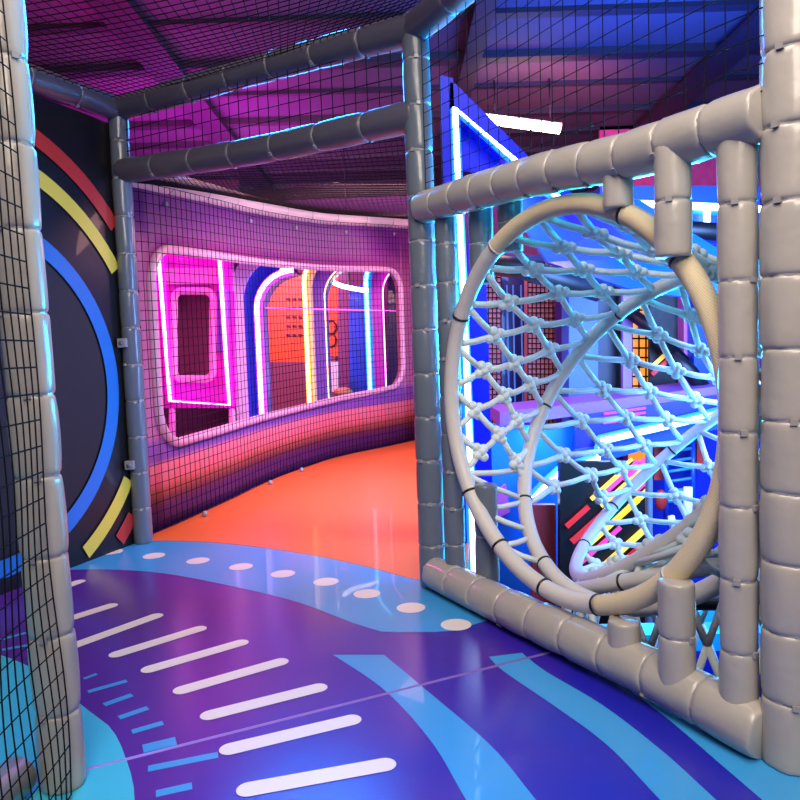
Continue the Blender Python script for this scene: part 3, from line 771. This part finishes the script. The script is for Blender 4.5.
# netted pillars
def netted(x0, y0, x1, y1, Y, lab, rgb):
    t = thing('netted_pillar', lab, 'pillar', D((x0+x1)/2, y1, Y))
    rect(x0, y0, x1, y1, Y, mat('netted pillar vinyl', rgb, .5), 'pillar_board', t, .15)
    mb = MB(); n = max(3, int((x1-x0)/4))
    for i in range(n+1): x = x0+(x1-x0)*i/n; mb.tube([D(x, y0, Y-.02), D(x, y1, Y-.02)], .004, 4)
    k = int((y1-y0)/5)
    for j in range(k+1): y = y0+(y1-y0)*j/k; mb.tube([D(x0, y, Y-.02), D(x1, y, Y-.02)], .004, 4)
    mb.build('pillar_net', NET, t, fix=False)
netted(484, 262, 501, 430, 5.0, 'narrow pinkish netted pillar at the far left inside the ring', (150, 90, 110))
netted(528, 262, 557, 425, 5.0, 'wide pinkish netted pillar left of centre inside the ring', (176, 110, 120))
tag(rect(470, 255, 600, 540, 5.4, DBLUE, 'blue_board'), 'wide deep blue board behind the pinkish netted pillars', 'board')
for i, x in enumerate((507, 513, 521)):
    tag(tubepx([(x, 285), (x+2, 400), (x+6, 620)], 5.2, .006, LBLUE, 'glow_rope'), 'thin pale blue cord hanging in front of the wide deep blue board', 'cord', 'pale blue cords between the netted pillars')
tag(rect(556, 290, 572, 670, 4.9, mat('indigo vinyl', (54, 26, 120), .4), 'indigo_board'), 'indigo narrow board right of the wide netted pillar', 'board')
tag(rect(569, 285, 598, 470, 4.5, mat('mid blue vinyl', (44, 96, 220), .4), 'blue_column', th=.2), 'mid blue flat column near the middle of the ring', 'column')
tag(rect(598, 262, 623, 670, 4.7, NAVY, 'navy_board', th=.1), 'navy dark board right of the mid blue column', 'board')
tag(rect(623, 240, 632, 410, 4.55, mat('lilac vinyl', (150, 120, 220), .4), 'lilac_trim_post'), 'thin lilac post between navy board and orange grid panel', 'post')
og = thing('orange_grid_panel', 'orange panel with added glow behind a black square grid, right of ring centre', 'panel', D(645, 395, 4.8))
rect(630, 270, 700, 675, 4.8, mat('orange board with added glow', (250, 150, 60), .5, emit=1.1, ergb=(255, 150, 50)), 'glow_board', og)  # emission put into the board to brighten the orange
mb = MB()
for i in range(10): x = 632+7*i; mb.tube([D(x, 270, 4.76), D(x, 410, 4.76)], .006, 4)
for j in range(15): y = 272+9.5*j; mb.tube([D(630, y, 4.76), D(700, y, 4.76)], .006, 4)
mb.build('black_grid', NET, og, fix=False)
bp_ = thing('striped_panel', 'black upper panel with a few gold and red slashes beside the orange grid', 'panel', D(667, 390, 4.6))
rect(650, 262, 683, 398, 4.6, BLACKV, 'board', bp_)
mb = MB()
def slash(mb, x, y, l, w, Y, mi, a=-42):
    ca, sa = math.cos(R_(a)), math.sin(R_(a)); q = [(x, y), (x+l*ca, y+l*sa), (x+l*ca-w*sa, y+l*sa+w*ca), (x-w*sa, y+w*ca)]
    mb.prism([D(px, py, Y) for px, py in q], (0, .01, 0), mi)
GOLD = mat('gold foil with added glow', (236, 196, 60), .3, emit=.9); PSTR = mat('pink foil with added glow', (240, 60, 130), .3, emit=.8); RSTR = mat('red foil with added glow', (220, 40, 40), .3, emit=.4)  # emission put into the stripes to make them gleam
slash(mb, 650, 366, 22, 4, 4.57, 0); slash(mb, 651, 377-4, 22, 4, 4.57, 2); slash(mb, 668, 350, 14, 3, 4.57, 0)
mb.build('foil_slashes', [GOLD, PSTR, RSTR], bp_, smooth=False)
tag(rect(684, 255, 693, 675, 4.5, mat('orchid vinyl', (214, 110, 200), .4), 'orchid_post', th=.1), 'orchid pink post right of the black slashed panel', 'post')
tag(rect(694, 240, 760, 670, 4.4, BLUEP, 'blue_board', th=.1), 'blue board behind the right side of the ring', 'board')
tag(tubepx([(626, 310), (650, 327), (684, 362)], [4.5, 4.4, 4.47], .04, DARKPIPE, 'foam_pipe', seg=12), 'short black slanting foam pipe across the orange grid panel', 'pipe')
tag(tubepx([(672, 357), (690, 372), (706, 392)], 4.1, .045, DARKPIPE, 'foam_pipe', seg=12), 'short black slanting foam pipe across the orchid post', 'pipe')
# violet deck with magenta steps and neon edge
vd = thing('violet_deck', 'violet raised deck with magenta and blue risers across the middle of the ring', 'deck', D(640, 430, 3.9))
MB().prism([D(500, 412, 3.9), D(575, 404, 3.9), D(735, 384, 3.9), D(735, 392, 3.9), D(575, 416, 3.9), D(500, 426, 3.9)], (0, .5, 0)).build('deck_top', PURPLE, vd, smooth=False)
MB().prism([D(575, 416, 3.88), D(735, 392, 3.88), D(735, 420, 3.88), D(575, 452, 3.88)], (0, .05, 0)).build('riser', DBLUE, vd, smooth=False)
for j in range(3):
    y = 413+4.6*j; MB().prism([D(604, y, 3.86), D(646, y-6, 3.86), D(646, y-3.8, 3.86), D(604, y+2.2, 3.86)], (0, .02, 0)).build('riser_strip', MAGENTA, vd, smooth=False)
MB().prism([D(575, 450, 3.86), D(600, 446, 3.86), D(735, 414, 3.86), D(735, 424, 3.86), D(602, 462, 3.86), D(575, 470, 3.86)], (0, .04, 0)).build('lower_fascia', BLUEP, vd, smooth=False)
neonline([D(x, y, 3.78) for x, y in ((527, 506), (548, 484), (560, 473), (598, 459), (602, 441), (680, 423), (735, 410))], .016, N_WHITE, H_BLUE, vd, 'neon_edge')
tag(rect(470, 425, 575, 640, 4.0, mat('azure vinyl', (20, 110, 230), .35, coat=.2), 'azure_board', th=.1), 'azure board at the lower left inside the ring', 'board')
tag(MB().prism([D(487, 500, 3.95), D(506, 484, 3.95), D(510, 512, 3.95), D(492, 522, 3.95)], (0, .03, 0)).build('pink_pad', mat('orchid pad vinyl', (190, 90, 200), .4), smooth=False), 'small orchid pad on the azure board', 'pad')
# striped black slide panel
sp_ = thing('striped_panel', 'black lower panel covered in slanted gold, pink and red foil stripes', 'panel', D(605, 640, 3.4))
rect(560, 462, 648, 650, 3.4, BLACKV, 'board', sp_, .05)
random.seed(11)
mb = MB()
for x, y, l, w, mi in [(590, 498, 40, 4, 0), (604, 490, 45, 5, 1), (600, 505, 55, 4, 0), (570, 540, 60, 6, 2), (585, 545, 70, 5, 0), (575, 566, 60, 4, 1), (612, 520, 45, 5, 0), (628, 505, 25, 3, 0), (590, 575, 70, 6, 0), (600, 580, 50, 4, 2), (570, 588, 40, 5, 0), (622, 478, 30, 5, 1), (618, 470, 18, 3, 0), (565, 525, 30, 5, 2), (610, 600, 40, 5, 0), (632, 492, 18, 4, 1), (566, 610, 34, 4, 1)]:
    slash(mb, x, y, l, w, 3.37, mi)
mb.build('foil_stripes', [GOLD, PSTR, RSTR], sp_, smooth=False)
tag(rect(532, 505, 556, 620, 3.5, mat('dark red vinyl', (150, 40, 44), .4), 'red_board'), 'dark red board left of the gold striped panel', 'board')
tag(rect(612, 580, 640, 625, 3.2, mat('olive vinyl', (150, 140, 80), .5), 'olive_board'), 'small olive board low behind the rope ring', 'board')
padded('slim_pole', 'slim grey pole right of the gold striped panel', 'pole', [D(649, 660, 3.25), D(649, 445, 3.25)], .016, .3, VINYL_D, seg=12)
tag(rect(650, 418, 770, 680, 4.3, mat('cobalt vinyl', (12, 36, 160), .35, coat=.2), 'cobalt_board'), 'cobalt board at the lower right behind the ring', 'board')
ld = thing('blue_ladder', 'small blue ladder with pale rungs on the cobalt board', 'ladder', D(680, 505, 4.1))
for x in (666, 693): tubepx([(x, 438), (x, 520)], 4.1, .014, BLUEP, 'rail', ld)
for j in range(6): tubepx([(666, 452+10*j), (693, 448+10*j)], 4.1, .009, LBLUE, 'rung', ld)
tag(rect(654, 446, 663, 480, 4.15, REDP, 'red_post', th=.03), 'red strip left of the small blue ladder', 'post')
tag(rect(697, 432, 704, 470, 4.15, REDP, 'red_post', th=.03), 'red strip right of the small blue ladder', 'post')
tag(MB().ball(D(661, 500, 4.0), .05, n=8, sc=(.7, .5, 1.2)).build('red_ball', REDP), 'small red pad below the left red strip', 'pad')
WP = mat('white foam post', (225, 228, 232), .5)
tag(tubepx([(688, 487), (688, 524)], 3.6, .022, WP, 'white_post', seg=12), 'white foam post standing low at the right inside the ring', 'post')
tag(tubepx([(671, 516), (674, 530)], 3.5, .017, WP, 'white_post', seg=12), 'short tilted white post left of the taller white one', 'post')
# lower right pads
tag(tubepx([(640, 600), (740, 602), (800, 600)], 2.35, .03, DARKPIPE, 'foam_pipe', seg=14), 'black foam pipe low between the two right-hand uprights', 'pipe')
CYP = mat('turquoise vinyl', (40, 176, 226), .35, coat=.2)
tag(MB().prism([D(600, 636, 2.7), D(800, 632, 2.7), D(800, 650, 2.7), D(600, 652, 2.7)], (0, .12, 0)).build('turquoise_pad', CYP, smooth=False), 'long turquoise pad low behind the bottom rail', 'pad')
tag(MB().prism([D(690, 612, 2.9), D(760, 606, 2.9), D(760, 634, 2.9), D(690, 634, 2.9)], (0, .1, 0)).build('turquoise_pad', CYP, smooth=False), 'turquoise block behind the low black pipe', 'pad')

# ------------------------------------------------------------------ light
def area(name, loc, target, size, power, rgb, size_y=None):
    l = bpy.data.lights.new(name, 'AREA'); l.energy = power; l.color = lin(rgb); l.size = size
    if size_y: l.shape = 'RECTANGLE'; l.size_y = size_y
    o = bpy.data.objects.new(name, l); COL.objects.link(o); o.location = V(loc)
    o.rotation_euler = (V(target)-V(loc)).to_track_quat('-Z', 'Y').to_euler(); return o
area('hall_lamp_front', (.3, -1.0, 2.45), (.0, 1.7, .2), 1.4, 82, (255, 240, 220))
area('hall_lamp_side', (-.1, .55, 2.55), (0, 1.4, 0), 1.2, 46, (255, 236, 226))
area('corridor_fill', (.1, 3.6, 1.62), (-.5, 4.9, .2), .9, 60, (255, 184, 186), .6)  # unseen fill put in to brighten the orange mat and wall
area('corridor_fill_far', (.3, 5.3, 1.7), (-.3, 4.6, 0), .6, 10, (255, 180, 190))  # weaker unseen fill for the far end of the corridor
fl_ = area('blue_flood', (1.6, 3.1, 1.1), (.3, 2.05, 1.55), .9, 34, (30, 165, 255)); fl_.data.spread = .95
area('cyan_flood', (1.05, 3.1, .8), (.5, 1.9, 1.2), .5, 26, (40, 214, 255)).data.spread = 1.2
area('blue_backlight', (-.55, 3.7, 2.2), (-.5, 2.6, 1.68), .7, 15, (20, 130, 255)).data.spread = .9
area('blue_flood_low', (1.3, 2.9, -.1), (.5, 1.8, .8), .6, 20, (30, 190, 255))
area('blue_wash', (1.7, 2.4, 1.0), (1.2, 4.4, .5), 1.2, 190, (120, 165, 255))
area('blue_uplight', (1.5, 4.0, 1.95), (1.5, 4.1, 2.7), 1.4, 150, (6, 84, 255))
area('magenta_uplight', (-1.5, 4.0, 1.95), (-1.4, 4.2, 2.7), 1.3, 21, (255, 30, 190))
area('magenta_wash', (-1.6, 5.2, 1.9), (-1.2, 8.8, 2.2), 1.4, 60, (240, 40, 200))
area('magenta_uplight_far', (-1.5, 6.4, 1.95), (-1.6, 6.5, 2.7), 1.6, 62, (235, 40, 240))
area('warm_uplight', (1.2, 5.4, 2.1), (1.0, 6.2, 2.7), .8, 34, (255, 120, 96))
area('room_magenta', (-1.75, 3.75, 1.6), (-1.3, 3.95, .7), .5, 24, (255, 50, 220))
area('room_lamp', (-1.3, 5.6, 1.95), (-.9, 7.2, .8), .8, 70, (255, 170, 190))
l = bpy.data.lights.new('cyan_fill', 'POINT'); l.energy = 3.2; l.color = lin((40, 225, 255)); l.shadow_soft_size = .03
o = bpy.data.objects.new('cyan_fill', l); COL.objects.link(o); o.location = D(545, 440, 3.8)  # added point light for the cyan glow on the azure board
w = bpy.data.worlds.new('world'); SC.world = w; w.use_nodes = True
w.node_tree.nodes['Background'].inputs[0].default_value = (.05, .03, .09, 1); w.node_tree.nodes['Background'].inputs[1].default_value = .3
SC.view_settings.view_transform = 'Standard'; SC.view_settings.look = 'None'; SC.view_settings.exposure = 0
